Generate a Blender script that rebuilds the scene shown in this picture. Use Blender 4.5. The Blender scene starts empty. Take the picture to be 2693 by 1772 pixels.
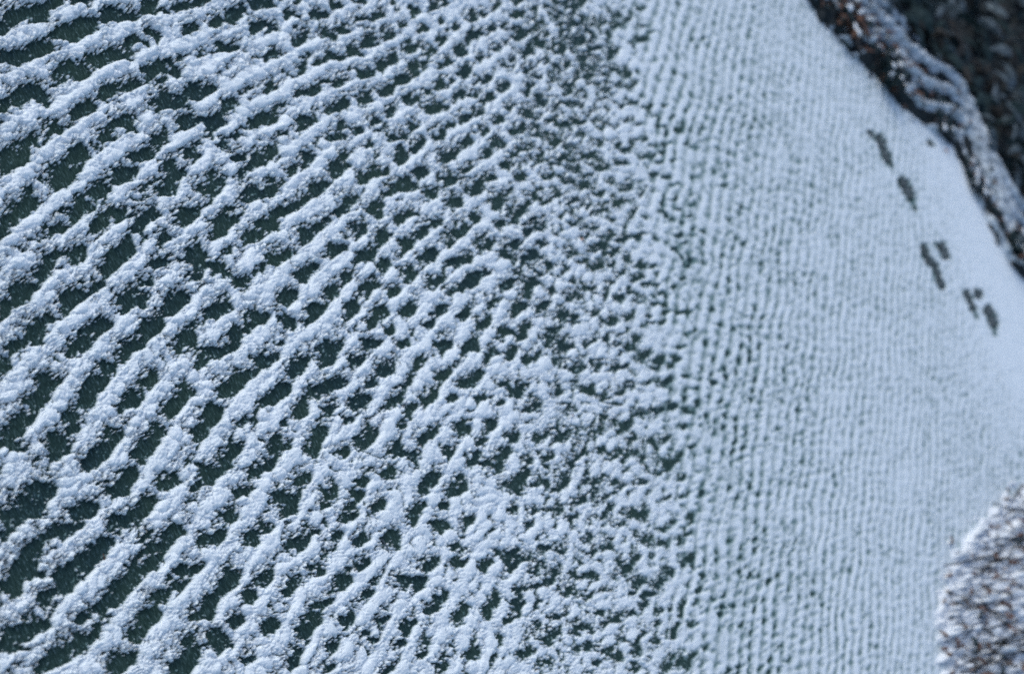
import bpy, math, random
import numpy as np
C = bpy.context.scene
COL = C.collection
rng = np.random.default_rng(11)
random.seed(5)

# ------------------------------------------------------------------ camera
F, PITCH, ROLL, CH = 3740.0, math.radians(35), math.radians(25), 1.5
W0, H0 = 2693.0, 1772.0
fw = np.array([0, math.cos(PITCH), -math.sin(PITCH)])
up0 = np.array([0, math.sin(PITCH), math.cos(PITCH)])
rt0 = np.array([1.0, 0, 0])
cx = math.sin(ROLL) * rt0 + math.cos(ROLL) * up0
cy = -math.cos(ROLL) * rt0 + math.sin(ROLL) * up0
cam = bpy.data.cameras.new('camera'); camo = bpy.data.objects.new('camera', cam); COL.objects.link(camo)
from mathutils import Matrix, Vector
camo.matrix_world = Matrix(((cx[0], cy[0], -fw[0], 0), (cx[1], cy[1], -fw[1], 0), (cx[2], cy[2], -fw[2], CH), (0, 0, 0, 1)))
cam.sensor_width = 36; cam.lens = F * 36 / W0
cam.clip_start = .02; cam.clip_end = 500
cam.dof.use_dof = True; cam.dof.focus_distance = 2.0; cam.dof.aperture_fstop = 3.4
C.camera = camo

# ------------------------------------------------------------------ light
SUN_EL, SUN_AZ = math.radians(36), math.radians(-95)      # azimuth from +Y, negative = towards -X
w = bpy.data.worlds.new('World'); C.world = w; w.use_nodes = True
nt = w.node_tree
sky = nt.nodes.new('ShaderNodeTexSky'); sky.sky_type = 'NISHITA'; sky.sun_disc = False
sky.sun_elevation = SUN_EL; sky.sun_rotation = SUN_AZ
sky.air_density = 1.0; sky.dust_density = 1.2; sky.ozone_density = 1.2
nt.nodes['Background'].inputs[1].default_value = .175
nt.links.new(sky.outputs[0], nt.nodes['Background'].inputs[0])
sl = bpy.data.lights.new('sun', 'SUN'); slo = bpy.data.objects.new('sun', sl); COL.objects.link(slo)
sl.energy = .9; sl.angle = math.radians(50); sl.color = (.97, 1, .96)
sd = Vector((math.sin(SUN_AZ) * math.cos(SUN_EL), math.cos(SUN_AZ) * math.cos(SUN_EL), math.sin(SUN_EL)))
slo.rotation_euler = sd.to_track_quat('Z', 'Y').to_euler()
C.view_settings.view_transform = 'Standard'; C.view_settings.look = 'None'
C.view_settings.exposure = 0.17; C.view_settings.gamma = 1
C.cycles.use_denoising = False
C.cycles.max_bounces = 6
C.cycles.filter_width = 1.9

# ------------------------------------------------------------------ helpers
def un(u, v, z=0.0):
    """photo pixel -> point on the level z"""
    u = np.asarray(u, float); v = np.asarray(v, float)
    d = fw[:, None] * F + cx[:, None] * (u.ravel() - W0 / 2) + cy[:, None] * (H0 / 2 - v.ravel())
    t = (z - CH) / np.minimum(d[2], -1e-3)
    return (d[0] * t).reshape(u.shape), (d[1] * t).reshape(u.shape), (t * F).reshape(u.shape)
def pt(u, v, z=0.0):
    x, y, _ = un(np.array([u]), np.array([v]), z); return Vector((x[0], y[0], z))
def tag(o, label=None, cat=None, group=None, kind=None):
    if label: o['label'] = label
    if cat: o['category'] = cat
    if group: o['group'] = group
    if kind: o['kind'] = kind
    return o
def empty(name, loc, rz=0.0):
    o = bpy.data.objects.new(name, None); COL.objects.link(o); o.location = loc; o.rotation_euler = (0, 0, rz)
    o.empty_display_size = .05
    return o
def link(name, me, mat, parent=None):
    o = bpy.data.objects.new(name, me); COL.objects.link(o)
    for m in (mat if isinstance(mat, (list, tuple)) else [mat]): me.materials.append(m)
    if parent: o.parent = parent
    return o
def np_mesh(name, co, quads, smooth=True, fmat=None):
    co = np.asarray(co, np.float32); quads = np.asarray(quads, np.int32); k = quads.shape[1]
    me = bpy.data.meshes.new(name)
    me.vertices.add(len(co)); me.vertices.foreach_set('co', co.ravel())
    me.loops.add(quads.size); me.loops.foreach_set('vertex_index', quads.ravel())
    me.polygons.add(len(quads)); me.polygons.foreach_set('loop_start', np.arange(0, quads.size, k, dtype=np.int32))
    me.polygons.foreach_set('use_smooth', np.full(len(quads), smooth))
    if fmat is not None: me.polygons.foreach_set('material_index', np.asarray(fmat, np.int32))
    me.update(calc_edges=True)
    return me
class PM:
    """collects small curved blades, stems and lumps, links them as one mesh"""
    def __init__(s): s.v = []; s.f = []; s.m = []
    def blade(s, p, d, L, wd, bend=.3, n=3, mi=0, side=None, fold=.25):
        d = Vector(d).normalized(); sd = Vector(side) if side else d.cross(Vector((random.uniform(-1, 1), random.uniform(-1, 1), 1)))
        if sd.length < 1e-4: sd = Vector((1, 0, 0))
        sd.normalize(); nm = sd.cross(d); p = Vector(p); b = len(s.v)
        for i in range(n + 1):
            t = i / n; ww = wd * (math.sin(math.pi * (.12 + .88 * t)) ** .7 if t < 1 else .08)
            q = p + d * (L * t) - Vector((0, 0, 1)) * (bend * L * t * t) + nm * (.12 * L * math.sin(3 * t))
            s.v += [q - sd * ww * .5, q + nm * ww * fold, q + sd * ww * .5]
        for i in range(n):
            a = b + 3 * i
            s.f += [(a, a + 1, a + 4, a + 3), (a + 1, a + 2, a + 5, a + 4)]; s.m += [mi, mi]
    def stem(s, pts, r0, r1, k=5, mi=0):
        b = len(s.v); n = len(pts)
        for i, p in enumerate(pts):
            p = Vector(p); d = (Vector(pts[min(i + 1, n - 1)]) - Vector(pts[max(i - 1, 0)])).normalized()
            a = d.orthogonal().normalized(); c = d.cross(a); r = r0 + (r1 - r0) * i / (n - 1)
            for j in range(k):
                th = 2 * math.pi * j / k; s.v.append(p + a * (r * math.cos(th)) + c * (r * math.sin(th)))
        for i in range(n - 1):
            for j in range(k):
                s.f.append((b + i * k + j, b + i * k + (j + 1) % k, b + (i + 1) * k + (j + 1) % k, b + (i + 1) * k + j)); s.m.append(mi)
    def lump(s, p, rx, ry, rz, rot=0, mi=0, n=7, rough=.25):
        b = len(s.v); p = Vector(p); ph = random.uniform(0, 9); cr, sr = math.cos(rot), math.sin(rot)
        rows = 5
        for i in range(rows + 1):
            a = math.pi * i / rows
            for j in range(n):
                th = 2 * math.pi * j / n
                k = 1 + rough * math.sin(3.1 * th + ph + 2 * i) * math.sin(a) + random.uniform(-rough, rough) * .6
                x, y, z = rx * math.sin(a) * math.cos(th) * k, ry * math.sin(a) * math.sin(th) * k, rz * math.cos(a) * (1 if a < 1.6 else .4)
                s.v.append(p + Vector((x * cr - y * sr, x * sr + y * cr, z)))
        for i in range(rows):
            for j in range(n):
                s.f.append((b + i * n + j, b + (i + 1) * n + j, b + (i + 1) * n + (j + 1) % n, b + i * n + (j + 1) % n)); s.m.append(mi)
    def build(s, name, mat, parent=None, smooth=True):
        co = np.array([tuple(v) for v in s.v])
        if parent is not None: co = co - np.array(tuple(parent.location))
        return link(name, np_mesh(name, co, s.f, smooth, s.m), mat, parent)

# band-passed noise tiles (periodic) sampled at real coordinates
def tile(n, spec, seed):
    r = np.random.default_rng(seed)
    k = np.fft.fftfreq(n) * n
    KX, KY = np.meshgrid(k, k)
    a = np.fft.ifft2(np.fft.fft2(r.standard_normal((n, n))) * spec(KX, KY)).real
    return ((a - a.mean()) / a.std()).astype(np.float32)
def samp(t, u, v):
    n = t.shape[0]; u = (u % 1.0) * n; v = (v % 1.0) * n
    i = np.floor(u).astype(np.int32); j = np.floor(v).astype(np.int32); a = (u - i).astype(np.float32); b = (v - j).astype(np.float32)
    a = a * a * (3 - 2 * a); b = b * b * (3 - 2 * b)
    i %= n; j %= n; i1 = (i + 1) % n; j1 = (j + 1) % n
    return (t[j, i] * (1 - a) + t[j, i1] * a) * (1 - b) + (t[j1, i] * (1 - a) + t[j1, i1] * a) * b
def ring(k0, bw): return lambda X, Y: np.exp(-((np.hypot(X, Y) - k0) / (bw * k0)) ** 2)
def sst(a, b, x): t = np.clip((x - a) / (b - a), 0, 1); return t * t * (3 - 2 * t)

# ------------------------------------------------------------------ materials
def mat(name, build):
    m = bpy.data.materials.new(name); m.use_nodes = True
    n = m.node_tree.nodes; build(m.node_tree, n, m.node_tree.links, n['Principled BSDF']); return m
def ramp(n, stops, interp='LINEAR'):
    r = n.new('ShaderNodeValToRGB'); r.color_ramp.interpolation = interp
    e = r.color_ramp.elements
    while len(e) < len(stops): e.new(.5)
    for q, (p, c) in zip(e, stops): q.position = p; q.color = (*c, 1)
    return r
def noise(n, l, vec, scale, detail=3, rough=.6):
    q = n.new('ShaderNodeTexNoise'); q.inputs['Scale'].default_value = scale; q.inputs['Detail'].default_value = detail
    q.inputs['Roughness'].default_value = rough; l.new(vec, q.inputs['Vector']); return q
def m_snow(t, n, l, b):
    tc = n.new('ShaderNodeTexCoord')
    f = noise(n, l, tc.outputs['Object'], 900, 2); g = noise(n, l, tc.outputs['Object'], 14, 3)
    r = ramp(n, [(.3, (.66, .70, .74)), (.55, (.83, .88, .89)), (.75, (.92, .96, .96))]); l.new(f.outputs[0], r.inputs[0])
    r2 = ramp(n, [(.3, (.90, .92, .93)), (.7, (1, 1, 1))]); l.new(g.outputs[0], r2.inputs[0])
    # thin snow lets the dark ground show through
    sx = n.new('ShaderNodeSeparateXYZ'); l.new(tc.outputs['Object'], sx.inputs[0]); mr = n.new('ShaderNodeMapRange')
    mr.inputs['From Min'].default_value = .0; mr.inputs['From Max'].default_value = .0032; l.new(sx.outputs[2], mr.inputs[0])
    thin = n.new('ShaderNodeMix'); thin.data_type = 'RGBA'; thin.inputs[6].default_value = (.095, .18, .165, 1)
    l.new(mr.outputs[0], thin.inputs[0]); l.new(r.outputs[0], thin.inputs[7])
    mx = n.new('ShaderNodeMix'); mx.data_type = 'RGBA'; mx.blend_type = 'MULTIPLY'; mx.inputs[0].default_value = 1
    l.new(thin.outputs[2], mx.inputs[6]); l.new(r2.outputs[0], mx.inputs[7]); l.new(mx.outputs[2], b.inputs['Base Color'])
    b.inputs['Roughness'].default_value = .75; b.inputs['Specular IOR Level'].default_value = .2
    bp = n.new('ShaderNodeBump'); bp.inputs['Strength'].default_value = .5; bp.inputs['Distance'].default_value = .0012
    l.new(f.outputs[0], bp.inputs['Height']); l.new(bp.outputs[0], b.inputs['Normal'])
SNOW = mat('snow', m_snow)
def m_ground(t, n, l, b):
    tc = n.new('ShaderNodeTexCoord'); mp = n.new('ShaderNodeMapping')
    mp.inputs['Rotation'].default_value = (0, 0, math.radians(35)); mp.inputs['Scale'].default_value = (110, 430, 400)
    l.new(tc.outputs['Object'], mp.inputs[0])
    f = noise(n, l, mp.outputs[0], 1, 3, .65); g = noise(n, l, tc.outputs['Object'], 5, 3)
    r = ramp(n, [(.32, (.010, .026, .021)), (.52, (.024, .052, .042)), (.62, (.055, .095, .082)), (.72, (.20, .27, .27))])
    l.new(f.outputs[0], r.inputs[0])
    r2 = ramp(n, [(.35, (.60, .72, .90)), (.6, (1, 1, 1))]); l.new(g.outputs[0], r2.inputs[0])
    mx = n.new('ShaderNodeMix'); mx.data_type = 'RGBA'; mx.blend_type = 'MULTIPLY'; mx.inputs[0].default_value = 1
    l.new(r.outputs[0], mx.inputs[6]); l.new(r2.outputs[0], mx.inputs[7]); l.new(mx.outputs[2], b.inputs['Base Color'])
    b.inputs['Roughness'].default_value = .8; b.inputs['Specular IOR Level'].default_value = .15
GROUND = mat('dark_green_ground', m_ground)
def m_plain(stops, scale, rough=.85, detail=4):
    def f(t, n, l, b):
        tc = n.new('ShaderNodeTexCoord'); q = noise(n, l, tc.outputs['Object'], scale, detail)
        r = ramp(n, stops); l.new(q.outputs[0], r.inputs[0]); l.new(r.outputs[0], b.inputs['Base Color'])
        b.inputs['Roughness'].default_value = rough; b.inputs['Specular IOR Level'].default_value = .15
    return f
BANKSNOW = mat('patchy_snow', lambda t, n, l, b: m_plain([(.32, (.07, .085, .095)), (.45, (.32, .36, .39)), (.60, (.66, .71, .75))], 60)(t, n, l, b))
SOIL = mat('bank_soil', m_plain([(.3, (.010, .016, .018)), (.55, (.028, .034, .036)), (.75, (.075, .070, .066))], 26))
SLUSH = mat('wet_slush', m_plain([(.3, (.020, .032, .034)), (.52, (.055, .066, .062)), (.66, (.26, .29, .30))], 110, .6))
BROWN = mat('brown_leaf', m_plain([(.3, (.055, .034, .027)), (.55, (.15, .080, .056)), (.75, (.24, .145, .105))], 90))
TAN = mat('pale_leaf', m_plain([(.3, (.10, .08, .07)), (.7, (.24, .19, .16))], 90))
DARKLEAF = mat('dark_leaf', m_plain([(.3, (.008, .018, .020)), (.6, (.022, .040, .042)), (.8, (.06, .08, .085))], 60))
STEM = mat('dark_stem', m_plain([(.3, (.016, .020, .020)), (.7, (.05, .042, .036))], 120))
FROST = mat('frosted_leaf', m_plain([(.35, (.035, .05, .058)), (.55, (.09, .115, .13)), (.75, (.24, .28, .31))], 45))
SNOWCAP = mat('snow_cap', m_plain([(.3, (.60, .64, .68)), (.6, (.80, .82, .84))], 300))
ORANGE = mat('orange_leaf', m_plain([(.3, (.35, .12, .05)), (.7, (.55, .24, .12))], 200))

# ------------------------------------------------------------------ bank line
EDGE_PX = [(2123, 0), (2157, 65), (2219, 130), (2272, 184), (2326, 238), (2357, 284), (2418, 330), (2468, 353), (2502, 391),
           (2533, 452), (2564, 525), (2598, 598), (2648, 683), (2693, 735)]
ex, ey, _ = un(np.array([p[0] for p in EDGE_PX]), np.array([p[1] for p in EDGE_PX]))
bd = np.array([ex[-1] - ex[0], ey[-1] - ey[0]]); bd /= np.hypot(*bd); bn = np.array([-bd[1], bd[0]])
B0 = np.array([ex[0], ey[0]])
e_s = (ex - B0[0]) * bd[0] + (ey - B0[1]) * bd[1]; e_t = (ex - B0[0]) * bn[0] + (ey - B0[1]) * bn[1]
o_ = np.argsort(e_s); e_s = e_s[o_]; e_t = e_t[o_]
def edge_t(s): return np.interp(s, e_s, e_t)
def to_st(x, y): return (x - B0[0]) * bd[0] + (y - B0[1]) * bd[1], (x - B0[0]) * bn[0] + (y - B0[1]) * bn[1]
def from_st(s, t): return B0[0] + bd[0] * s + bn[0] * t, B0[1] + bd[1] * s + bn[1] * t

# ------------------------------------------------------------------ ground sheet
me = np_mesh('ground', [(-300, -300, 0), (300, -300, 0), (300, 300, 0), (-300, 300, 0)], [(0, 1, 2, 3)], False)
tag(link('ground', me, GROUND), kind='structure')

# ------------------------------------------------------------------ snow: where it lies
# bare dark gaps between the ridges (lines through each gap, half-width), surveyed patch by patch
GAP_SCALE = {0: (3.4, .99, 15), 700: (3.4, .86, 10), 1350: (1.946, 1.0, 5)}
GAPS = {
(0, 0): """100,150 250,110 400,160 60;350,190 30;20,270 45;520,40 40;690,20 800,50 35;530,300 680,330 820,270 60;720,210 850,180 25;980,150 1200,170 50;1330,90 60;1610,50 1680,60 40;1820,10 40;2130,140 50;1950,205 35;2330,30 40;2330,230 40;30,520 200,520 50;330,450 420,430 50;1180,390 1300,400 32;850,550 1000,520 1160,510 45;1410,370 1330,260 30;1720,270 40;1990,430 2100,440 30;560,620 680,640 60;750,680 40;1350,640 1480,630 1590,680 40;1520,540 1600,680 20;170,860 330,870 400,900 70;950,840 1020,810 40;1180,780 40;1480,880 1600,930 75;1750,830 55;1900,810 30;820,950 700,1030 40;50,950 40;1130,1080 1180,1170 70;960,1230 50;500,1180 50;1440,1260 50;1690,1080 50;1810,1070 1890,1250 22;1960,1100 45;2070,930 40;2340,1080 40;270,1290 60;60,1440 200,1440 80;720,1400 60;1260,1400 1330,1380 45;1720,1380 30;1530,1480 40;1100,1540 40;2330,1440 50;600,1450 25;2150,1400 30""",
(700, 0): """30,50 50;280,20 30;200,140 290,170 45;440,130 510,160 50;600,50 660,50 45;790,20 860,40 35;1140,25 25;820,180 930,180 1030,150 40;1180,95 20;1340,110 45;1510,60 45;1600,30 30;1840,160 45;1960,130 30;2070,65 45;2220,140 35;2300,120 30;1230,230 25;40,290 45;280,380 350,330 60;530,310 590,340 55;710,275 65;1400,290 40;1580,210 25;1700,240 30;1100,320 60;940,380 75;1290,430 55;1570,380 40;1480,470 55;1760,460 50;1830,350 45;1920,320 55;2020,270 35;2130,230 30;2070,430 50;2160,370 30;2290,320 45;2350,480 35;560,510 650,520 55;760,480 840,480 60;60,510 50;1150,540 55;1030,600 65;850,660 920,660 55;320,620 55;460,570 30;1640,555 40;1920,520 35;2200,520 30;2120,580 30;1430,560 25;1560,600 40;1350,640 60;1790,660 55;660,760 60;560,730 30;1230,720 65;1570,770 55;1660,720 30;1960,720 50;1880,750 20;2130,790 45;50,810 50;280,850 440,810 45;1090,820 60;890,890 75;1440,830 40;1850,850 40;1740,870 50;2000,890 55;2330,830 30;590,980 700,930 50;1290,910 60;1490,980 75;1620,960 30;2190,960 45;1900,1010 45;50,1080 60;330,1120 75;1120,1020 50;1780,1070 50;2080,1100 45;2350,1020 30;980,1090 50;830,1180 40;670,1130 40;1330,1140 50;1560,1210 65;1650,1130 35;2250,1160 45;1960,1170 40;570,1250 680,1230 45;1180,1230 60;1780,1290 70;2080,1290 55;1370,1310 60;930,1320 45;2320,1350 45;1620,1410 80;1980,1390 50;60,1380 50;370,1430 65;700,1400 50;1220,1420 60;630,1510 60;2150,1480 45;1830,1490 40;240,1540 40;960,1500 30""",
(0, 440): """60,20 50;570,120 80;700,30 40;1130,90 1200,80 60;270,300 200,400 65;100,480 50;920,220 50;700,420 780,360 60;1580,90 55;1920,190 75;1500,200 50;2280,230 60;1680,470 1720,430 55;2050,490 2000,560 65;1080,420 40;1250,510 1380,420 50;1000,380 900,470 40;900,540 40;40,600 45;520,560 40;1220,560 1280,640 25;720,780 55;480,810 50;1050,830 1150,760 70;960,900 45;1420,850 45;1480,640 40;2270,620 50;1770,780 55;1850,870 2000,930 2120,1040 55;1750,970 35;2350,500 40;390,900 380,980 35;210,1130 75;60,1230 30,1300 50;300,1080 40;650,1200 720,1120 75;1170,1210 1250,1180 80;900,1080 40;1580,1240 1640,1190 75;1320,1020 35;1920,1300 2010,1250 55;2310,1360 65;420,1390 50;300,1480 330,1540 70;930,1430 60;1420,1400 1320,1500 55;1700,1520 55;2120,1500 45;770,1470 35""",
(700, 440): """70,210 60;230,30 35;640,30 720,10 50;880,110 960,70 1050,60 50;490,200 60;360,290 270,340 45;1290,170 65;1180,180 40;1420,50 50;1640,130 60;1900,190 65;2030,90 45;2300,80 45;1800,20 35;1090,240 40;1490,240 55;730,330 70;980,380 65;1700,320 60;2080,290 65;2200,210 35;2330,340 30;100,430 40;60,540 70;190,390 35;1200,460 1330,410 50;570,480 40;470,540 45;350,620 60;1880,460 50;2230,440 50;2120,520 45;1540,500 50;860,570 60;1730,570 65;1410,580 45;1040,640 55;1970,680 60;2350,590 40;660,740 60;1270,700 60;100,820 200,790 65;870,810 960,780 50;1460,800 55;1660,690 30;2150,770 2180,830 55;2340,820 45;1680,860 1800,830 50;430,890 35;350,960 60;1060,870 45;1290,970 60;1530,1030 50;1870,1000 50;1960,950 40;2190,1050 55;2260,930 25;950,1080 65;720,1000 40;600,1120 55;1150,1100 50;1720,1090 55;220,1180 60;490,1290 65;780,1270 55;2060,1190 50;2340,1100 40;2260,1290 45;1030,1310 65;1290,1280 45;180,1350 210,1430 50;370,1380 25;1570,1280 45;1780,1320 50;1960,1390 50;2150,1470 50;950,1400 40;1120,1460 35;1480,1400 30;2290,1490 50""",
(0, 880): """350,80 250,60 130,110 45;40,280 45;690,110 760,80 55;1150,140 1230,110 60;1650,100 1720,70 70;2100,120 1900,160 1820,180 50;2350,220 40;2200,380 2060,480 65;430,450 480,430 75;400,570 330,640 60;240,760 160,840 90,910 55;820,540 900,420 70;980,300 45;1220,560 1150,640 50;1320,420 1350,350 50;760,620 40;640,730 45;1690,510 1620,560 1540,680 55;1820,250 45;1920,700 1850,810 1780,870 65;2200,780 45;50,970 250,1000 50;550,980 620,1000 75;680,860 40;830,1140 900,1080 1000,1000 1060,920 60;1330,990 1430,900 65;2100,1010 2080,1100 55;550,1080 40;1290,1060 50;1900,1230 2020,1180 75;2320,1220 50;1500,1330 1580,1310 50;1750,1330 50;1180,1300 65;1100,1400 60;430,1420 75;300,1340 40;1300,1500 50;230,1480 45;2160,1400 45;780,1540 40;350,1540 40""",
(700, 880): """60,240 60;340,240 270,330 55;590,190 80;620,110 50;960,80 50;820,230 50;1240,80 45;1120,320 75;1380,240 45;1630,110 60;1840,120 60;2040,170 55;2290,20 30;2210,160 40;1600,370 50;1820,420 65;1920,350 40;30,590 120,540 200,490 50;450,510 550,480 680,420 60;330,620 310,700 55;600,640 65;860,610 70;970,420 40;1180,590 55;1290,660 45;1460,570 55;1940,570 45;2130,430 2180,520 45;1670,580 30;2110,600 25;480,880 430,1020 65;140,990 75;950,900 900,980 50;690,1050 45;740,760 30;1420,930 1520,880 55;1790,840 60;2030,800 45;2220,910 50;1230,820 20;1660,1040 50;1950,940 35;1180,1030 1300,1080 1340,1180 45;60,1150 55;2140,1070 70;1990,1160 2080,1200 50;1870,1100 45;330,1300 55;130,1440 220,1490 65;570,1420 70;870,1300 40;840,1430 45;1090,1230 55;1510,1280 60;1730,1370 70;2280,1300 2350,1250 60;1410,1400 40;1020,1530 45;760,1530 35;1390,1540 40""",
(0, 1312): """90,180 250,90 330,120 90;40,320 55;700,120 850,110 60;550,300 700,250 55;420,350 330,430 60;180,600 250,500 65;150,740 300,650 85;60,830 70;650,600 800,560 870,500 65;560,700 640,720 80;430,860 60;960,400 40;1020,200 1200,150 1300,80 50;1350,260 1250,380 30;1560,310 60;1400,580 1280,640 70;1200,720 1100,800 60;1000,920 900,980 60;1460,440 50;1860,370 2000,310 45;2250,350 45;2080,160 50;1650,640 40;1620,760 55;1430,870 60;1400,1010 1330,1080 1250,1200 60;2100,700 2000,840 1900,920 1840,1040 55;1800,620 35;2250,850 45;120,1220 280,1170 400,1150 80;30,1300 230,1350 50;740,1060 45;700,1280 600,1380 500,1400 75;1180,1430 1050,1480 60;860,1250 35;1750,1330 1700,1450 1620,1500 75;2000,1290 65;1920,1190 45;2150,1080 40;420,1500 45;2250,1420 35""",
(700, 1312): """220,110 50;20,260 45;560,60 50;420,300 330,390 60;250,400 45;780,150 55;650,320 35;1010,60 50;1370,60 1340,180 45;1120,340 1150,400 65;860,370 50;1610,240 70;1590,60 30;1830,190 45;2220,90 25;30,700 65;500,640 55;270,740 190,830 55;880,580 45;720,740 55;1220,740 1380,750 65;1480,590 55;1740,580 45;1990,580 40;2170,500 2170,600 50;2310,530 45;1700,420 25;920,840 35;540,930 65;420,1090 370,1200 75;740,1080 65;50,1130 60;1580,890 50;1500,970 45;1760,1020 60;2050,900 2000,1020 55;2260,900 45;2290,800 35;1040,1080 40;1280,1130 50;880,1180 45;600,1310 50;280,1360 270,1470 45;980,1250 30;1220,1300 40;1100,1530 45;1420,1380 30;1860,1400 60;2160,1080 25;1600,1490 50;2320,1360 45;590,1500 35""",
(1350, 0): """20,80 18;110,45 20;60,70 15;130,125 22;40,185 30;85,155 18;30,10 20;175,35 14;205,8 18;335,12 26;285,45 18;235,75 20;310,118 22;260,155 22;345,90 14;155,215 22;185,175 12;235,250 26;330,205 26;375,165 18;415,235 22;450,115 16;530,70 18;405,130 12;480,170 12;550,135 20;590,95 14;660,40 16;75,270 28;180,325 20;60,365 100,345 14;355,290 20;265,345 24;510,270 22;440,315 16;410,345 20;515,352 20;600,215 620,245 8;655,205 16;715,165 14;675,130 12;130,400 12;215,400 18;320,408 18;370,385 22;290,452 22;465,380 16;580,380 20;490,455 20;535,432 14;430,430 16;600,450 640,420 14;95,445 14;70,480 14;355,495 15;460,500 12;150,522 24;230,530 16;320,538 20;205,570 12;410,560 12;520,525 12;620,530 16;700,548 16;565,540 12;95,590 30;185,615 16;265,637 30;355,625 18;385,590 12;450,640 14;530,650 18;600,615 14;650,635 12;725,598 12;785,540 10;820,600 12;20,665 28;120,685 26;205,725 22;330,695 16;290,750 28;380,800 28;450,735 22;530,740 16;600,765 20;640,715 12;675,715 12;765,650 14;860,665 20;730,745 14;795,735 14;60,770 30;120,830 28;250,820 24;325,855 20;450,845 28;560,845 20;660,800 14;710,800 16;770,780 12;760,835 14;825,820 12;895,735 12;940,755 12;965,720 10;1050,775 18;985,840 16;10,790 24;150,790 16""",
(1350, 440): """40,40 30;195,42 24;285,70 18;365,95 22;400,45 18;210,150 22;130,110 16;100,150 18;170,185 18;315,170 20;435,130 18;390,195 16;465,222 24;555,185 22;590,95 24;510,75 14;735,35 14;790,55 14;835,88 14;950,50 16;820,158 14;905,250 12;920,190 14;680,95 655,150 8;640,200 600,260 9;770,225 780,255 14;850,215 10;30,245 34;130,290 28;75,335 24;245,250 14;335,265 16;410,315 24;235,325 14;305,290 14;490,345 18;570,365 20;455,400 22;380,360 14;515,270 12;640,355 14;690,340 12;10,390 24;70,470 30;100,440 24;160,400 16;185,510 22;300,440 20;270,520 20;355,490 16;415,430 12;440,510 26;490,500 16;525,435 20;585,465 18;555,540 14;660,500 16;730,510 12;850,350 16;930,340 14;880,385 12;830,420 870,460 12;935,475 18;960,415 12;105,610 45;200,640 26;140,540 20;385,620 22;300,650 20;320,590 16;470,650 22;515,590 16;540,665 14;600,640 14;635,570 16;665,680 16;700,600 12;740,700 18;765,640 12;825,615 14;800,740 16;770,790 16;870,570 10;970,580 18;1030,585 16;1070,680 14;1110,690 12;40,720 28;130,720 24;180,690 16;240,770 30;320,770 20;70,830 24;420,740 16;510,790 26;590,770 18;470,870 18;630,870 20;700,760 9;715,790 10;350,660 14;200,830 16;860,740 12;910,735 12;895,850 14;955,855 14;1130,610 10;1190,450 10;1225,460 12;1080,320 12;1010,225 10;1050,245 12;1095,265 10;1130,275 10""",
(1350, 880): """40,15 24;180,25 20;275,60 36;130,90 16;330,170 30;10,100 16;90,120 24;395,40 18;475,20 16;535,45 16;600,65 24;630,25 20;440,155 20;515,155 24;575,165 14;680,110 26;760,130 20;845,125 18;740,170 12;875,60 14;950,10 12;1015,20 14;990,110 12;1050,130 14;1115,140 12;795,245 20;810,160 10;45,270 32;230,290 22;105,370 28;390,290 26;460,300 24;545,290 18;620,265 20;690,250 12;880,210 12;940,270 16;970,190 10;1185,270 12;1260,270 10;520,360 18;300,370 14;440,480 22;580,460 34;475,420 16;665,400 22;750,385 24;825,370 20;905,380 24;970,360 16;1225,360 14;140,530 24;265,510 30;20,520 18;380,540 14;620,530 16;700,540 740,580 16;600,610 30;520,610 22;450,590 16;785,530 16;820,650 32;860,610 16;920,570 14;880,470 14;1010,490 10;960,690 14;360,570 330,620 18;180,620 18;90,640 16;30,760 36;160,760 26;260,740 240,790 22;300,660 16;420,750 20;515,750 20;560,780 14;665,750 16;690,700 665,640 10;745,705 16;870,730 14;960,790 955,830 10;345,850 18;410,820 14;480,830 14;870,830 16;790,830 12;1010,600 12;1070,560 10;1115,610 10;1015,740 12;1165,740 14;1060,660 9;1200,830 12;1255,820 10;1345,590 12;1120,330 8;1165,380 8;1140,230 10;1300,60 9""",
(1350, 1312): """10,60 18;115,60 20;220,60 20;305,85 24;350,15 16;90,130 20;45,300 26;15,260 18;180,250 18;260,255 24;390,190 18;465,245 26;420,270 18;550,120 18;460,90 14;505,200 10;650,70 34;690,200 22;770,225 20;855,190 850,230 12;820,120 14;780,150 14;940,60 930,120 11;900,180 16;1000,110 12;1060,90 10;1050,280 20;985,240 14;910,300 20;800,370 20;760,430 24;640,300 16;585,365 590,340 26;650,430 22;620,470 12;190,370 200,420 40;120,440 22;40,560 30;10,330 20;280,460 26;340,490 18;400,400 22;455,470 16;310,380 12;350,650 30;440,590 18;190,700 34;130,640 14;280,580 14;220,600 14;520,600 24;480,630 12;610,580 16;680,540 16;710,480 12;560,720 14;540,800 24;480,770 18;640,790 630,740 16;680,680 14;740,640 18;765,570 12;820,700 840,640 13;870,600 875,530 12;930,640 12;890,830 34;940,790 16;800,860 20;740,730 12;640,870 16;960,470 10;1040,390 12;1080,510 12;1100,700 22;1060,760 18;990,750 12;1160,460 12;1145,550 10;1180,230 14;1225,230 12;1290,240 10;1240,190 10;1210,400 12;1270,390 10;1260,540 16;1300,490 10;1310,710 16;1280,770 10;1195,610 10;1240,640 10;1340,330 9;1345,650 10;1140,810 12;1195,90 10;1110,90 10;1270,800 9;180,830 16;100,780 14;380,760 16;440,830 14;400,680 12""",
}
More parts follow.
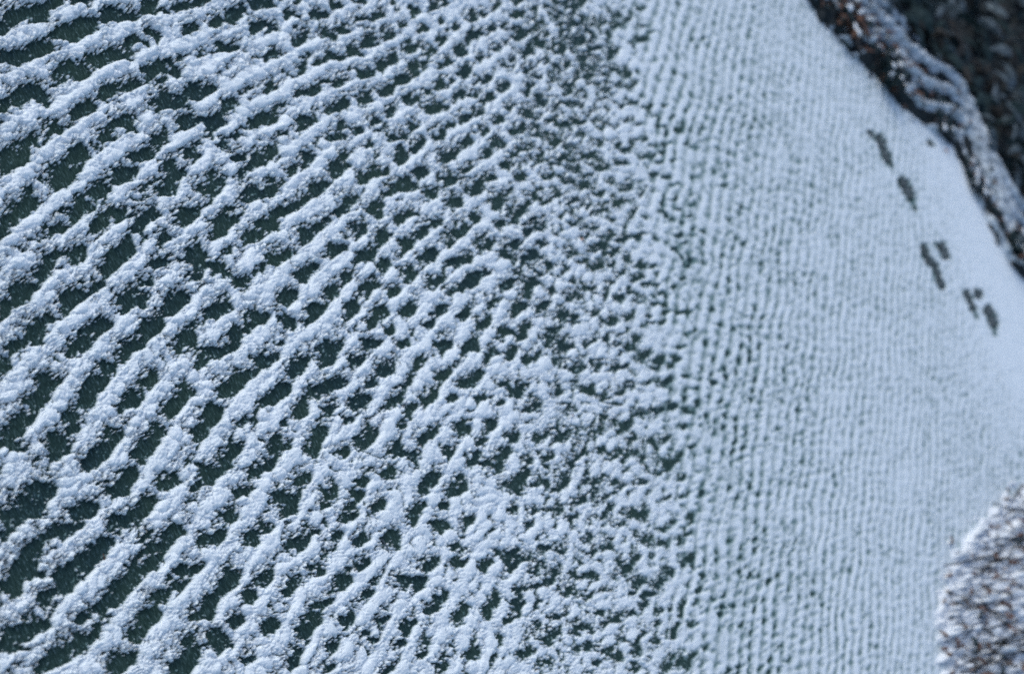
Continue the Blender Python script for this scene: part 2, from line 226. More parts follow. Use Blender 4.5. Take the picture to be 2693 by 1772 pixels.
# where the ridges run and how far apart they are, by place on the ice
GX = np.array([-600, 0, 500, 1000, 1400, 1700, 2000, 2300, 2693, 3400.])
GY = np.array([-400, 0, 600, 1200, 1772, 2300.])
PER = np.outer([.88, .92, 1.0, 1.02, 1.08, 1.1], [118, 106, 91, 69, 51, 34, 24, 18, 15, 14])
ANG = np.array([[20, 22, 22, 22, 35, 60, 85, 95, 95, 95], [20, 22, 22, 22, 38, 66, 86, 95, 95, 95], [30, 36, 42, 40, 48, 72, 88, 92, 92, 92],
                [45, 52, 55, 57, 62, 76, 88, 90, 90, 90], [42, 46, 52, 65, 72, 80, 88, 90, 90, 90], [42, 46, 52, 65, 72, 80, 88, 90, 90, 90.]])
# how much snow lies (bias), same grid
COV = np.array([[.0, .1, .3, .55, .75, .95, 1.25, 1.7, 1.9, 1.9], [.0, .1, .3, .55, .75, .95, 1.25, 1.7, 1.9, 1.9], [-.1, .0, .1, .3, .5, .75, 1.05, 1.45, 1.7, 1.7],
                [-.2, -.1, .0, .2, .35, .6, .95, 1.25, 1.5, 1.5], [-.3, -.2, -.1, .1, .25, .5, .85, 1.05, 1.2, 1.2], [-.3, -.2, -.1, .1, .25, .5, .85, 1.05, 1.2, 1.2]])
def bil(G, u, v):
    i = np.clip(np.searchsorted(GX, u) - 1, 0, len(GX) - 2); j = np.clip(np.searchsorted(GY, v) - 1, 0, len(GY) - 2)
    a = np.clip((u - GX[i]) / (GX[i + 1] - GX[i]), 0, 1); b = np.clip((v - GY[j]) / (GY[j + 1] - GY[j]), 0, 1)
    return (G[j, i] * (1 - a) + G[j, i + 1] * a) * (1 - b) + (G[j + 1, i] * (1 - a) + G[j + 1, i + 1] * a) * b
# ridge counter: least-squares surface whose slope follows PER and ANG
cu = np.linspace(-600, 3400, 58); cv = np.linspace(-400, 2300, 40)
CU, CV = np.meshgrid(cu, cv); A_ = np.radians(bil(ANG, CU, CV)); P_ = bil(PER, CU, CV)
hu, hv = cu[1] - cu[0], cv[1] - cv[0]
def integrate(gx, gy):
    nv, nu = gx.shape; N = nv * nu; M = np.zeros((N, N)); b = np.zeros(N); idx = np.arange(N).reshape(nv, nu)
    for (p, q, g, h) in ((idx[:, :-1], idx[:, 1:], (gx[:, :-1] + gx[:, 1:]) / 2, hu), (idx[:-1], idx[1:], (gy[:-1] + gy[1:]) / 2, hv)):
        p = p.ravel(); q = q.ravel(); g = g.ravel() * h
        np.add.at(M, (p, p), 1); np.add.at(M, (q, q), 1); np.add.at(M, (p, q), -1); np.add.at(M, (q, p), -1)
        np.add.at(b, p, -g); np.add.at(b, q, g)
    M[0, 0] += 1
    return np.linalg.solve(M, b).reshape(nv, nu)
PHI = integrate(np.sin(A_) / P_, np.cos(A_) / P_)
PSI = integrate(np.cos(A_) / P_, -np.sin(A_) / P_)
def cub(G, u, v):                                   # smooth lookup on the coarse grid
    x = np.clip((u - cu[0]) / hu, 1, len(cu) - 2.001); y = np.clip((v - cv[0]) / hv, 1, len(cv) - 2.001)
    i = x.astype(int); j = y.astype(int); a = x - i; b = y - j
    i = np.minimum(i, len(cu) - 3); j = np.minimum(j, len(cv) - 3)
    def cw(t): return (-.5 * t + t * t - .5 * t ** 3, 1 - 2.5 * t * t + 1.5 * t ** 3, .5 * t + 2 * t * t - 1.5 * t ** 3, -.5 * t * t + .5 * t ** 3)
    wa, wb = cw(a), cw(b); r = 0
    for m in range(4):
        for k in range(4): r = r + wb[m] * wa[k] * G[j + m - 1, i + k - 1]
    return r

# vertex grid: even over the view, wider steps outside it
STEP = 2.1
def axis(lo, hi, elo, ehi):
    c = list(np.arange(lo, hi + STEP, STEP)); s = STEP; a = lo; L = []
    while a > elo: s *= 1.06; a -= s; L.append(a)
    s = STEP; a = c[-1]; Rr = []
    while a < ehi: s *= 1.06; a += s; Rr.append(a)
    return np.array(L[::-1] + c + Rr)
au = axis(-40, 2735, -560, 3200); av = axis(-40, 1812, -380, 2280)
U, V = np.meshgrid(au, av)
U = U.astype(np.float32); V = V.astype(np.float32)
U += rng.uniform(-.5, .5, U.shape).astype(np.float32); V += rng.uniform(-.5, .5, V.shape).astype(np.float32)
X, Y, DEP = un(U, V)
ang = np.radians(bil(ANG, U, V)); per = bil(PER, U, V).astype(np.float32); cov = bil(COV, U, V).astype(np.float32)
qx = np.sin(ang).astype(np.float32); qy = np.cos(ang).astype(np.float32)
phi = cub(PHI, U, V); psi = cub(PSI, U, V)

T_row = tile(1024, lambda KX, KY: np.exp(-((np.hypot(KX, KY) - 64) / 20) ** 2) * (.22 + np.exp(-(np.arctan2(np.abs(KY), np.abs(KX)) / .55) ** 2)), 1)
T_mid = tile(1024, ring(40, .35), 2)
T_fin = tile(1024, ring(110, .4), 3)
T_low = tile(512, lambda KX, KY: np.exp(-(np.hypot(KX, KY) / 14) ** 2), 4)
wu = samp(T_mid, U / 2600, V / 2600); wv = samp(T_mid, U / 2600 + .37, V / 2600 + .71)
ph2 = phi + .12 * samp(T_low, phi / 64, psi / 64); ps2 = psi + .12 * samp(T_low, phi / 64 + .5, psi / 64)
T_str = tile(1024, lambda KX, KY: np.exp(-((np.hypot(KX, KY) - 64) / 18) ** 2) * (.10 + np.exp(-(np.arctan2(np.abs(KY), np.abs(KX)) / .33) ** 2)) + .5 * np.exp(-((np.hypot(KX, KY) - 60) / 16) ** 2 - (np.arctan2(np.abs(KX), np.abs(KY)) / .4) ** 2), 7)
n1 = samp(T_row, ph2 / 64, ps2 / 64)
n1 = samp(T_row, (ph2 - .10 * np.clip(n1, -1.5, 1.5)) / 64, ps2 / 64)     # steep one flank, easy on the other
n1 = n1 + (samp(T_str, ph2 / 64, ps2 / 64) - n1) * sst(1500, 1800, U)
Hp = (.55 * n1 + .30 * samp(T_mid, U / 900, V / 1100)) * (.85 + .28 * samp(T_low, U / 1900, V / 1900)) + cov * .58

E = np.full(U.shape, -1.25, np.float32); G = np.zeros(U.shape, np.float32)
for (ox, oy), txt in GAPS.items():
    gs, wf, sh = GAP_SCALE[ox]
    if (ox, oy) == (700, 0): wf, sh = .70, 6
    for st in txt.split(';'):
        tk = st.split(); pts = [tuple(float(q) for q in k.split(',')) for k in tk[:-1]]
        pts = [(ox + a / gs, oy + b / gs) for a, b in pts]; wd = float(tk[-1]) / gs * wf
        R = wd * 3.4 + 14
        i0, i1 = np.searchsorted(au, [min(p[0] for p in pts) - R, max(p[0] for p in pts) + R]); j0, j1 = np.searchsorted(av, [min(p[1] for p in pts) - R, max(p[1] for p in pts) + R])
        sl_ = (slice(j0, j1), slice(i0, i1))
        px_ = U[sl_] + wu[sl_] * wd * .30; py_ = V[sl_] + wv[sl_] * wd * .30
        best = None
        if len(pts) == 1: pts = [(pts[0][0] - .3 * wd - sh, pts[0][1] + .15 * wd + .45 * sh), (pts[0][0] + .3 * wd, pts[0][1] - .15 * wd)]
        else:
            pts = sorted(pts); pts = [(pts[0][0] - sh, pts[0][1] + .45 * sh)] + pts
        for (ax, ay), (bx, by) in zip(pts[:-1], pts[1:]):
            dx, dy = bx - ax, by - ay; t = np.clip(((px_ - ax) * dx + (py_ - ay) * dy) / (dx * dx + dy * dy), 0, 1)
            rx, ry = px_ - ax - t * dx, py_ - ay - t * dy
            s_ = rx * qx[sl_] + ry * qy[sl_]; d2 = rx * rx + ry * ry
            s2 = np.where(s_ < 0, s_ / 2.2, s_ * 1.15)
            dd = np.sqrt(np.maximum(d2 - s_ * s_ + s2 * s2, 0)) / wd
            best = dd if best is None else np.minimum(best, dd)
        E[sl_] = np.maximum(E[sl_], 1.0 - best)
        # each gap asks for its row to go on: a short train of troughs across the ridges
        for gx_, gy_ in pts[-2:]:
            pg = float(bil(PER, np.array([gx_]), np.array([gy_]))[0]); ag = math.radians(float(bil(ANG, np.array([gx_]), np.array([gy_]))[0]))
            i0, i1 = np.searchsorted(au, [gx_ - 2.4 * pg, gx_ + 2.4 * pg]); j0, j1 = np.searchsorted(av, [gy_ - 2.4 * pg, gy_ + 2.4 * pg]); s3 = (slice(j0, j1), slice(i0, i1))
            dx = U[s3] - gx_; dy = V[s3] - gy_; sa = dx * math.sin(ag) + dy * math.cos(ag); ta = dx * math.cos(ag) - dy * math.sin(ag)
            G[s3] -= np.exp(-(sa / (.95 * pg)) ** 2 - (ta / (1.15 * pg)) ** 2) * np.cos(2 * math.pi * sa / pg + .55 * (1 - np.cos(2 * math.pi * sa / pg)))
inside = sst(-40, 20, U) * sst(-40, 20, V) * (1 - sst(1760, 1810, V))
G = np.clip(G / 1.1, -1.4, 1.4)
openw = sst(.45, 1.1, -E)
Hd = np.where(E > 0, -E * 1.3, np.minimum(-E * 1.05, .72)) + .06 - .08 * sst(500, -100, U) * sst(500, 1300, V) + .10 * sst(600, 1500, U) + (.15 + .30 * openw * (1 - sst(1350, 1600, U))) * n1 + G * (.27 - .15 * sst(600, 1000, U) * (1 - sst(350, 900, V)) - .27 * sst(1250, 1500, U))
xr = U + 25 * wu - .10 * (V - 886)
H = np.where(inside > .5, Hd, Hp)
# far rows: one small hollow per tuft, rows and places from the ridge counter, depth at random
def hollows(row, col, seed, sr, sc_):
    r = np.random.default_rng(seed); tab = r.random((64, 64)).astype(np.float32); jx = r.uniform(-.22, .22, (64, 64)); jy = r.uniform(-.26, .26, (64, 64)); off = r.uniform(0, 1, 64)
    i = np.floor(row).astype(int); c2 = col + off[i % 64]; j = np.floor(c2).astype(int); a = i % 64; b = (j + 7 * (i // 64)) % 64
    return (.25 + .75 * tab[a, b]) * np.exp(-((row - i - .5 - jx[a, b]) / sr) ** 2 - ((c2 - j - .5 - jy[a, b]) / sc_) ** 2)
hol = np.maximum(hollows(ph2 + .10 * samp(T_mid, U / 900, V / 900), ps2 * .85, 21, .29, .36), .7 * hollows(ph2 * 1.03 + 9.3, ps2 * 1.25 + 4, 22, .22, .28))
hol = hol * (.85 + .14 * samp(T_low, U / 1500, V / 1500)) + .22 * np.abs(np.sin(math.pi * (ph2 + .5))) ** 3 * 0 + .25 * np.exp(-((ph2 - np.floor(ph2) - .5) / .2) ** 2)

# puffs (rounded, with creases), then grains and stray flakes thickest on the ragged flank
lo = np.radians(38); c_, s__ = math.cos(lo), math.sin(lo)
ani = (1 - sst(300, 900, V + .3 * U)).astype(np.float32)
def puff(t, sc, off):
    k = sc / (per * .0 + 110)
    ua, va = (U * c_ + V * s__), (-U * s__ + V * c_)
    a = samp(t, U * k / 1024 + off, V * k / 1024); b = samp(t, ua * k * .62 / 1024 + off, va * k * 1.25 / 1024)
    return np.abs(b * ani + a * (1 - ani))
sc = 1.0
near = puff(T_mid, 52, .1); small = puff(T_fin, 62, .4)
fk = samp(T_mid, ph2 / 15, ps2 / 15); far = np.abs(fk)
wn = 1 - sst(1500, 1900, U)
lump = (near - .75) * .55 * wn + (small - .75) * .34 * wn + (far - .75) * (.45 * (1 - wn) + .35 * sst(1100, 1500, U) * wn)
gu = np.gradient(H, axis=1) / np.gradient(au)[None, :]; gv = np.gradient(H, axis=0) / np.gradient(av)[:, None]
lee = sst(0, .35, -(gu * qx + gv * qy) * per * .5)
wh = rng.standard_normal(U.shape).astype(np.float32)
def blur(a): return (a + np.roll(a, 1, 0) + np.roll(a, -1, 0) + np.roll(a, 1, 1) + np.roll(a, -1, 1)) / 5
fl = blur(wh); fl /= fl.std(); fl2 = blur(blur(blur(rng.standard_normal(U.shape).astype(np.float32)))); fl2 /= fl2.std()
edge = np.exp(-(H / np.where(H < 0, 1.0, .6)) ** 2)
body = sst(-.25, .35, H)
H = H - 1.15 * hol * sst(1330, 1500, U) * sst(-.2, .5, H)
Ht = H + lump * (.50 + .6 * body) + (.75 * fl + .35 * fl2) * (.03 + edge * (.10 + 1.25 * lee)) * (.35 + .65 * wn)
flake = np.maximum(fl * .55 + fl2 * .85 - 1.35 + .5 * (1 - lee), 0) * (1.1 * np.exp(-np.maximum(-H, 0) / .7))
A = (.17 * per * DEP / F) * (1.0 + .25 * (1 - wn))
hz = np.where(Ht > 0, A * (1.35 * (1 - np.exp(-1.15 * np.maximum(Ht, 0) ** (.8 + .25 * lee)))), A * np.maximum(Ht, -1) * .8)
hz = np.where(Ht > 0, np.maximum(hz, .0013 * np.minimum(1, Ht * 8)), hz)
hz = np.maximum(hz, np.where(flake > 0, (flake * 2.2) * .0016 - .0004, -1))

fl_ = sst(1600, 1850, U - .1 * (V - 886))
pit = hol * (1.20 - .62 * sst(1850, 2350, U - .1 * (V - 886))) * sst(1450, 1650, U - .1 * (V - 886)) * (.75 + .25 * sst(-100, 900, V))
pit = np.maximum(pit, sst(.35, -.45, H) * inside * (1 - sst(1800, 1900, U)))
sheet = (.0034 + .0005 * np.tanh(n1) + .0010 * sst(.5, 0, hol)) * (1 - .25 * fl_) - .0032 * np.minimum(pit, 1)
hz = hz * (1 - fl_) + sheet * fl_
# trodden dark prints near the far edge: the snow is gone there (photo pixels: spine points, half-width)
PRINTS = [([(2291, 352)], 7, 'small grey melt spot at the head of the line of prints'),
          ([(2311, 364), (2324, 396), (2335, 424)], 10, 'long dark print with a pale grey upper end'),
          ([(2374, 478), (2384, 495), (2393, 513)], 12, 'lone oval dark print trailing a faint drag line'),
          ([(2427, 648), (2434, 671), (2441, 684), (2460, 702), (2465, 726), (2476, 754)], 9, 'longest dark print, forked and ending in a thin point'),
          ([(2472, 645), (2479, 658), (2487, 672)], 10, 'short dark print beside the long forked one'),
          ([(2539, 768), (2549, 788), (2558, 811)], 8, 'narrow brownish print left of a small round one'),
          ([(2573, 774)], 10, 'small round brownish print beside a narrow one'),
          ([(2596, 815), (2606, 833), (2613, 849)], 12, 'broad black print with a pointed lower tip, nearest the bush'),
          ([(2445, 378)], 7, 'tiny grey melt spot close to the dark bank')]
def prdist(u, v, pts):
    best = None
    pts = pts if len(pts) > 1 else [(pts[0][0] - 2, pts[0][1] - 3), (pts[0][0] + 2, pts[0][1] + 3)]
    for (ax, ay), (bx, by) in zip(pts[:-1], pts[1:]):
        dx, dy = bx - ax, by - ay; t = np.clip(((u - ax) * dx + (v - ay) * dy) / (dx * dx + dy * dy), 0, 1)
        d = np.hypot(u - ax - t * dx, v - ay - t * dy); best = d if best is None else np.minimum(best, d)
    return best
smooth_far = sst(2300, 2560, U + .25 * (300 - V)) * (1 - sst(900, 1250, V))
hz = hz * (1 - .7 * smooth_far) + smooth_far * .0030
for pts, hw, _ in PRINTS:
    hw *= .85
    u0, u1 = min(p[0] for p in pts) - 60, max(p[0] for p in pts) + 60; v0, v1 = min(p[1] for p in pts) - 60, max(p[1] for p in pts) + 60
    i0, i1 = np.searchsorted(au, [u0, u1]); j0, j1 = np.searchsorted(av, [v0, v1]); s2_ = (slice(j0, j1), slice(i0, i1))
    d = prdist(U[s2_], V[s2_], pts) + hw * (.22 * samp(T_mid, U[s2_] / 700, V[s2_] / 700) + .10 * fl2[s2_])
    hz[s2_] = hz[s2_] * sst(hw * .7, hw * 2.1, d) + (-.004) * (1 - sst(hw * .8, hw * 1.35, d))
for pts in ([(2393, 513), (2398, 530), (2407, 553)], [(2335, 424), (2345, 440)], [(2613, 849), (2616, 880)], [(2560, 815), (2568, 835)]):
    d = prdist(U, V, pts); hz = hz - .0035 * np.exp(-(d / 7) ** 2)

S, T = to_st(X, Y); Tr = T - edge_t(S)
hz = hz * (1 - sst(.01, .045, Tr)) - .004 * sst(.02, .05, Tr)
ok = (Tr < .06) & (Y < 12) & (DEP > 0) & (DEP < 11)
hid = hz < -.0012
# keep a quad when all its corners are on the field and at least one shows above the ice
q_ok = ok[:-1, :-1] & ok[1:, :-1] & ok[:-1, 1:] & ok[1:, 1:]
q_vis = ~(hid[:-1, :-1] & hid[1:, :-1] & hid[:-1, 1:] & hid[1:, 1:])
idx = np.arange(U.size, dtype=np.int32).reshape(U.shape)
k = q_ok & q_vis
quads = np.stack([idx[1:, :-1][k], idx[1:, 1:][k], idx[:-1, 1:][k], idx[:-1, :-1][k]], 1)
used = np.zeros(U.size, bool); used[quads.ravel()] = True
remap = np.cumsum(used) - 1
co = np.stack([X.ravel()[used], Y.ravel()[used], hz.ravel()[used]], 1)
snow = tag(link('snow', np_mesh('snow', co, remap[quads]), SNOW), 'white snow lying in clumped wind ridges over dark green ground', 'snow', kind='stuff')

# ------------------------------------------------------------------ prints in the snow
for pts, hw, lab in PRINTS:
    hw *= .85; c = pt(*pts[len(pts) // 2]); o = empty('footprint', (c.x, c.y, 0))
    us = np.arange(min(p[0] for p in pts) - hw * 1.6, max(p[0] for p in pts) + hw * 1.6, 3.0); vs = np.arange(min(p[1] for p in pts) - hw * 1.6, max(p[1] for p in pts) + hw * 1.6, 3.0)
    pu, pv = np.meshgrid(us, vs); d = prdist(pu, pv, pts) / hw + .28 * samp(T_mid, pu / 700, pv / 700)
    x, y, _ = un(pu, pv); z = .0012 + .0022 * sst(.5, 1.3, d) + .001 * samp(T_fin, pu / 700, pv / 700)
    keep = d < 1.2; kq = keep[:-1, :-1] & keep[1:, :-1] & keep[:-1, 1:] & keep[1:, 1:]
    ii = np.arange(pu.size).reshape(pu.shape); q = np.stack([ii[1:, :-1][kq], ii[1:, 1:][kq], ii[:-1, 1:][kq], ii[:-1, :-1][kq]], 1)
    us_ = np.zeros(pu.size, bool); us_[q.ravel()] = True; rm = np.cumsum(us_) - 1
    cc = np.stack([x.ravel()[us_] - c.x, y.ravel()[us_] - c.y, np.maximum(z, .0008).ravel()[us_]], 1)
    bpy.data.objects.remove(o)
    o = link('footprint', np_mesh('footprint', cc, rm[q]), SLUSH); o.location = (c.x, c.y, 0)
    tag(o, lab, 'footprint', 'dark prints crossing the snow')

# ------------------------------------------------------------------ bank
ss = np.linspace(-2.6, 4.2, 760); tt = np.concatenate([np.linspace(-.03, .5, 150), np.linspace(.51, 5.5, 120)])
SS, TT = np.meshgrid(ss, tt)
nb1 = samp(T_mid, SS / 2.2, TT / 2.2); nb2 = samp(T_fin, SS / 2.0, TT / 2.0); nbl = samp(T_low, SS / 6, TT / 6)
tw = TT + .012 * nb1 + .02 * samp(T_low, SS / 3, TT * 0 + .3)
Z = .024 * sst(-.004, .03, tw) + .014 * sst(.03, .12, tw) - .06 * sst(.37, .52, tw) + .42 * sst(.6, 4.5, TT) * (1 + .2 * nbl)
lowr0 = sst(.2, .5, SS)
rid = np.cos((TT - .03 * SS + .015 * nbl) * 2 * math.pi / (.088 + .012 * lowr0))
band = sst(.06, .11, TT) * (1 - sst(.38, .46, TT))
Z = Z + .013 * rid * band * sst(-.3, .4, SS) + (.006 * nb1 + .005 * nb2) * (1 - .6 * lowr0) * sst(0, .04, TT) + .03 * nb1 * sst(.5, .8, TT)
Z = np.where(TT > .03, np.maximum(Z, .006 + .004 * nb2), Z) - .02 * (1 - sst(-.03, -.005, TT))
bx, by = from_st(SS, TT + edge_t(SS))
def gridmesh(name, x, y, z, keep=None):
    ii = np.arange(x.size).reshape(x.shape); kk = np.ones((x.shape[0] - 1, x.shape[1] - 1), bool) if keep is None else (keep[:-1, :-1] | keep[1:, :-1] | keep[:-1, 1:] | keep[1:, 1:])
    q = np.stack([ii[:-1, :-1][kk], ii[:-1, 1:][kk], ii[1:, 1:][kk], ii[1:, :-1][kk]], 1)
    u_ = np.zeros(x.size, bool); u_[q.ravel()] = True; rm = np.cumsum(u_) - 1
    return np_mesh(name, np.stack([x.ravel()[u_], y.ravel()[u_], z.ravel()[u_]], 1), rm[q])
tag(link('bank', gridmesh('bank', bx, by, Z), SOIL), kind='structure')
# snow caught on the bank's top and ridges
lowr = sst(.30, .55, SS)
nbs = samp(T_mid, SS / 5.5 + .2, TT / 1.1)
cs = rid * (.45 + .75 * lowr) + .40 * nbs + (.30 * nb1 + .22 * nb2) * (1 - .75 * lowr) - .30 + .60 * np.exp(-((TT - .30) / .08) ** 2) * (1 - .8 * lowr) - .5 * (1 - sst(.03, .10, TT)) - 2.4 * sst(.37, .50, TT) + .30 * lowr * band \
    - .9 * np.exp(-((SS - .42) / .13) ** 2 - ((TT - .06) / .08) ** 2)
kb = cs > -.18
tag(link('bank_snow', gridmesh('bank_snow', bx, by, Z + .010 * np.clip(cs - .03, -.3, 1.2), kb), BANKSNOW), 'thin streaks of snow along the low dark bank', 'snow', kind='stuff')
def bank_z(s, t):
    i = min(max(np.searchsorted(ss, s), 0), len(ss) - 1); j = min(max(np.searchsorted(tt, t), 0), len(tt) - 1); return float(Z[j, i])
def bank_pt(s, t, dz=0.0):
    x, y = from_st(s, t + float(edge_t(s))); return Vector((x, y, bank_z(s, t) + dz))

# leaf litter on the bank top
lm = PM()
for i in range(900):
    s = random.uniform(-.9, 1.6); t = abs(random.gauss(.13, .08)) + .005
    if s > .62 and random.random() < .72: continue
    p = bank_pt(s, t, random.uniform(.004, .016)); a = random.uniform(0, 6.28)
    lm.blade(p, (math.cos(a), math.sin(a), random.uniform(-.1, .5)), random.uniform(.012, .035), random.uniform(.008, .02), random.uniform(-.2, .4), 2, random.choice([0, 0, 1, 2, 2]))
tag(lm.build('leaf_litter', [BROWN, TAN, DARKLEAF]), 'brown and dark fallen leaves strewn along the bank', 'leaf litter', kind='stuff')

# low plants hanging over the bank's edge
def bank_plant(s, t, r, h, nb, mix, label):
    h *= .6; r *= .85
    p0 = bank_pt(s, t, -.005); o = tag(empty('shrub', p0), label, 'shrub', 'low shrubs along the bank edge')
    st = PM(); lv = PM(); sn = []
    for i in range(nb // 5):
        a = random.uniform(0, 6.28); rr = r * math.sqrt(random.random()); ln = h * random.uniform(.6, 1.1)
        e = p0 + Vector((math.cos(a) * rr, math.sin(a) * rr, 0)); d = Vector((math.cos(a) * .7, math.sin(a) * .7 - .2, 1))
        pts = [p0 + (e - p0) * .25 + Vector((0, 0, 0)), p0 + (e - p0) * .7 + Vector((0, 0, ln * .6)), e + Vector((0, 0, ln))]
        st.stem(pts, .003, .0012, 4)
        for k_ in range(5):
            q = pts[1].lerp(pts[2], random.random()) if random.random() < .6 else pts[0].lerp(pts[1], random.random())
            b = random.uniform(0, 6.28)
            lv.blade(q, (math.cos(b), math.sin(b), random.uniform(-.5, .4)), random.uniform(.018, .045), random.uniform(.008, .02), random.uniform(0, .5), 2, random.choices([0, 1, 2], mix)[0])
        if random.random() < .25: m_ = PM(); m_.lump(pts[2], random.uniform(.008, .02), random.uniform(.006, .014), .006, a); sn.append(m_)
    st.build('stems', STEM, o); lv.build('leaves', [DARKLEAF, BROWN, FROST], o)
    for m_ in sn: m_.build('snow_cap', SNOWCAP, o)
    return o
bank_plant(-.02, .035, .07, .07, 190, (6, 2, 1), 'dark brown shrub at the top end of the bank, nearest the upper edge')
bank_plant(.17, .10, .11, .07, 240, (3, 5, 2), 'rusty brown shrub on the bank with the most reddish leaves')
bank_plant(.44, .055, .11, .09, 300, (8, 1, 1), 'black green shrub overhanging the snow where the bank bulges')
bank_plant(.80, .06, .08, .05, 190, (7, 0, 2), 'dark flat shrub beside the step in the bank edge')
bank_plant(1.05, .06, .09, .06, 220, (6, 1, 3), 'grey frosted shrub on the lower stretch of the bank')
bank_plant(1.32, .06, .09, .06, 200, (8, 1, 2), 'dark shrub at the bank end by the right border')

# dark undergrowth beyond the bank
ug = PM()
for i in range(5200):
    s = random.uniform(-2.4, 3.6); t = .42 + 3.6 * random.random() ** 1.8
    cl = float(samp(T_low, np.array([s / 4 + .13]), np.array([t / 4 + .4]))[0]); c2 = float(samp(T_mid, np.array([s / 9]), np.array([t / 9]))[0])
    p = bank_pt(s, t, random.uniform(0, .10) * (1 + .6 * cl)); a = random.uniform(0, 6.28)
    k_ = .8 * c2 + .5 * cl + random.uniform(-.5, .5)
    mi = 1 if k_ > .45 else (2 if k_ < -.8 else 0)
    L = random.uniform(.05, .13)
    ug.blade(p, (math.cos(a), math.sin(a), random.uniform(-.1, .6)), L, L * random.uniform(.2, .5), random.uniform(-.1, .5), 3, mi)
for i in range(260):
    s = random.uniform(-1.4, 2.4); t = .4 + 2.6 * random.random(); a = random.gauss(.9, .5)
    p = bank_pt(s, t, .03); L = random.uniform(.15, .5)
    d = Vector((math.cos(a), math.sin(a), random.uniform(.05, .5)))
    ug.stem([p, p + d * L * .5 + Vector((0, 0, .03)), p + d * L], .004, .0015, 4, 1 if random.random() < .4 else 0)
tag(ug.build('undergrowth', [DARKLEAF, FROST, STEM]), 'dark blue-black undergrowth beyond the bank with a light dusting of frost', 'undergrowth', kind='stuff')

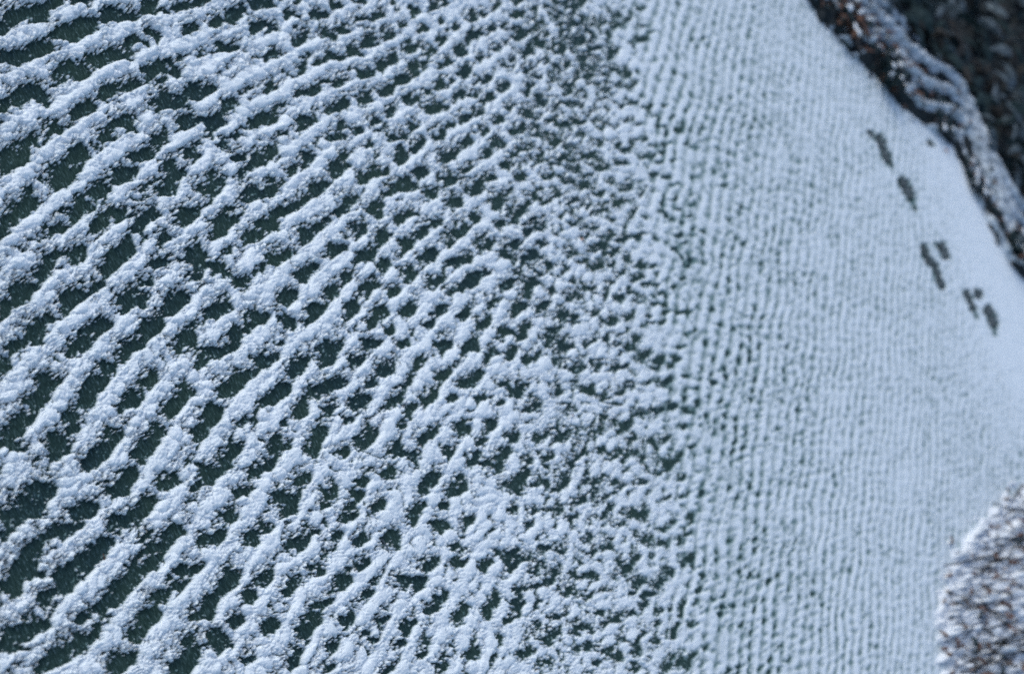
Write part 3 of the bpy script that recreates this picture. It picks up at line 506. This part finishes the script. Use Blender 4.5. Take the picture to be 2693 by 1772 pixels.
# ------------------------------------------------------------------ bush in the lower right corner
def bush():
    c = pt(2680, 1640); o = tag(empty('bush', c), 'snow covered bush with brown withered leaves at the edge of the white field', 'bush')
    st = PM(); lv = PM()
    out = [(2720, 1265), (2640, 1305), (2570, 1370), (2525, 1420), (2490, 1490), (2474, 1560), (2462, 1630), (2466, 1700), (2478, 1790), (2500, 1900), (2800, 1980), (2990, 1700), (2900, 1350)]
    # mound of snow the stalks lie in
    us = np.arange(2420, 3010, 3.2); vs = np.arange(1220, 2010, 3.2); pu, pv = np.meshgrid(us, vs)
    ins = np.zeros(pu.shape, bool); dm = np.full(pu.shape, 1e9)
    for (ax, ay), (bx_, by_) in zip(out, out[1:] + out[:1]):
        cr = ((ay > pv) != (by_ > pv)) & (pu < (bx_ - ax) * (pv - ay) / (by_ - ay + 1e-9) + ax); ins ^= cr
        dx, dy = bx_ - ax, by_ - ay; t = np.clip(((pu - ax) * dx + (pv - ay) * dy) / (dx * dx + dy * dy), 0, 1); dm = np.minimum(dm, np.hypot(pu - ax - t * dx, pv - ay - t * dy))
    sdist = np.where(ins, dm, -dm) + 12 * samp(T_mid, pu / 1700, pv / 1700) + 6 * samp(T_fin, pu / 1500, pv / 1500)
    x, y, dp = un(pu, pv)
    a_ = samp(T_mid, pu / 1700, pv / 900); b_ = samp(T_fin, pu / 1500, pv / 800)
    z = -.006 + .018 * sst(-22, 26, sdist) + .05 * sst(10, 200, sdist) + (.010 * np.abs(a_) + .006 * np.abs(b_) - .008) * sst(0, 40, sdist)
    hole = sst(.85, 1.35, .8 * samp(T_mid, pu / 2000 + .3, pv / 800) + .45 * b_ + .25 * sst(1380, 1600, pv)) * sst(14, 44, sdist)
    z = z - .03 * hole
    me = gridmesh('snow_cover', x - c.x, y - c.y, z, sdist > -16)
    link('snow_cover', me, SNOWCAP, o)
    zb = -.006 + .018 * sst(-4, 36, sdist) + .05 * sst(10, 200, sdist) - .014
    link('leaf_bed', gridmesh('leaf_bed', x - c.x, y - c.y, zb, sdist > 6), DARKLEAF, o)
    zt = z
    def zat(u, v):
        i = int(min(max((u - us[0]) / 3.2, 0), len(us) - 1)); j = int(min(max((v - vs[0]) / 3.2, 0), len(vs) - 1)); return zt[j, i], sdist[j, i], hole[j, i]
    nst = nlv = 0
    while nst < 170:
        u, v = random.uniform(2460, 2980), random.uniform(1260, 1980); z_, sd_, h_ = zat(u, v)
        if sd_ < 8: continue
        L = random.uniform(40, 170); th = math.radians(random.gauss(8, 24)); n = 4; pts = []
        lift = random.uniform(.002, .02)
        for i in range(n + 1):
            k_ = i / n; uu = u - L * k_ * math.cos(th) + 4 * math.sin(5 * k_ + u); vv = v - L * k_ * math.sin(th) + L * .18 * k_ * k_ * random.choice([-1, 1])
            zz, s3, _ = zat(uu, vv); p = pt(uu, vv); pts.append(Vector((p.x, p.y, zz + .002 + lift * math.sin(math.pi * k_ * .8) - (.012 if i == 0 else 0))))
        if zat(u - L * math.cos(th), v - L * math.sin(th))[1] < 2: continue
        st.stem(pts, random.uniform(.002, .0042), .0011, 5); nst += 1
    while nlv < 430:
        u, v = random.uniform(2464, 2980), random.uniform(1270, 1980); z_, sd_, h_ = zat(u, v)
        if sd_ < 4: continue
        cl = float(samp(T_mid, np.array([u / 1900.]), np.array([v / 1900.]))[0])
        if random.random() > .12 + .5 * max(cl, 0) + .5 * h_: continue
        p = pt(u, v); a = math.radians(random.gauss(235, 45)); L = random.uniform(.020, .042)
        lv.blade((p.x, p.y, z_ + random.uniform(.001, .014) + .02 * h_), (math.cos(a), math.sin(a), random.uniform(-.2, .5)), L, L * random.uniform(.22, .42), random.uniform(0, .5), 3, random.choices([0, 1, 2], (7, 3, 2))[0]); nlv += 1
    st.build('stems', STEM, o); lv.build('leaves', [BROWN, TAN, DARKLEAF], o)
bush()

# ------------------------------------------------------------------ small stray bits
def leaf_bit(u, v, L, a, label, z=.012):
    c = pt(u, v); m = PM(); m.blade((0, 0, 0), (math.cos(a), math.sin(a), .15), L, L * .45, .2, 4)
    o = link('leaf', np_mesh('leaf', [tuple(q) for q in m.v], m.f, True), ORANGE); o.location = (c.x, c.y, z)
    tag(o, label, 'leaf')
leaf_bit(1517, 632, .010, .8, 'tiny orange leaf scrap on the snow ridges in the middle of the field', .010)
leaf_bit(1493, 1101, .010, 2.2, 'tiny reddish leaf scrap on the lower snow ridges, under the other scrap', .010)
leaf_bit(2481, 393, .022, .3, 'pale brown leaf on smooth snow close to the bank step', .006)
def stalk(u, v, u2, v2, r, m, label):
    a, b = pt(u, v), pt(u2, v2); q = PM(); mid = (b - a) * .5 + Vector((.002, 0, .006))
    q.stem([Vector((0, 0, .001)), mid, (b - a) + Vector((0, 0, .004))], r, r * .6, 5)
    o = link('stalk', np_mesh('stalk', [tuple(k_) for k_ in q.v], q.f, True), m); o.location = a; tag(o, label, 'stalk')
stalk(268, 1480, 266, 1458, .0010, BROWN, 'short reddish brown stalk standing in a dark bare gap')
stalk(1003, 1418, 1018, 1458, .0016, FROST, 'thin frosted stalk bridging two snow clumps over a dark gap')
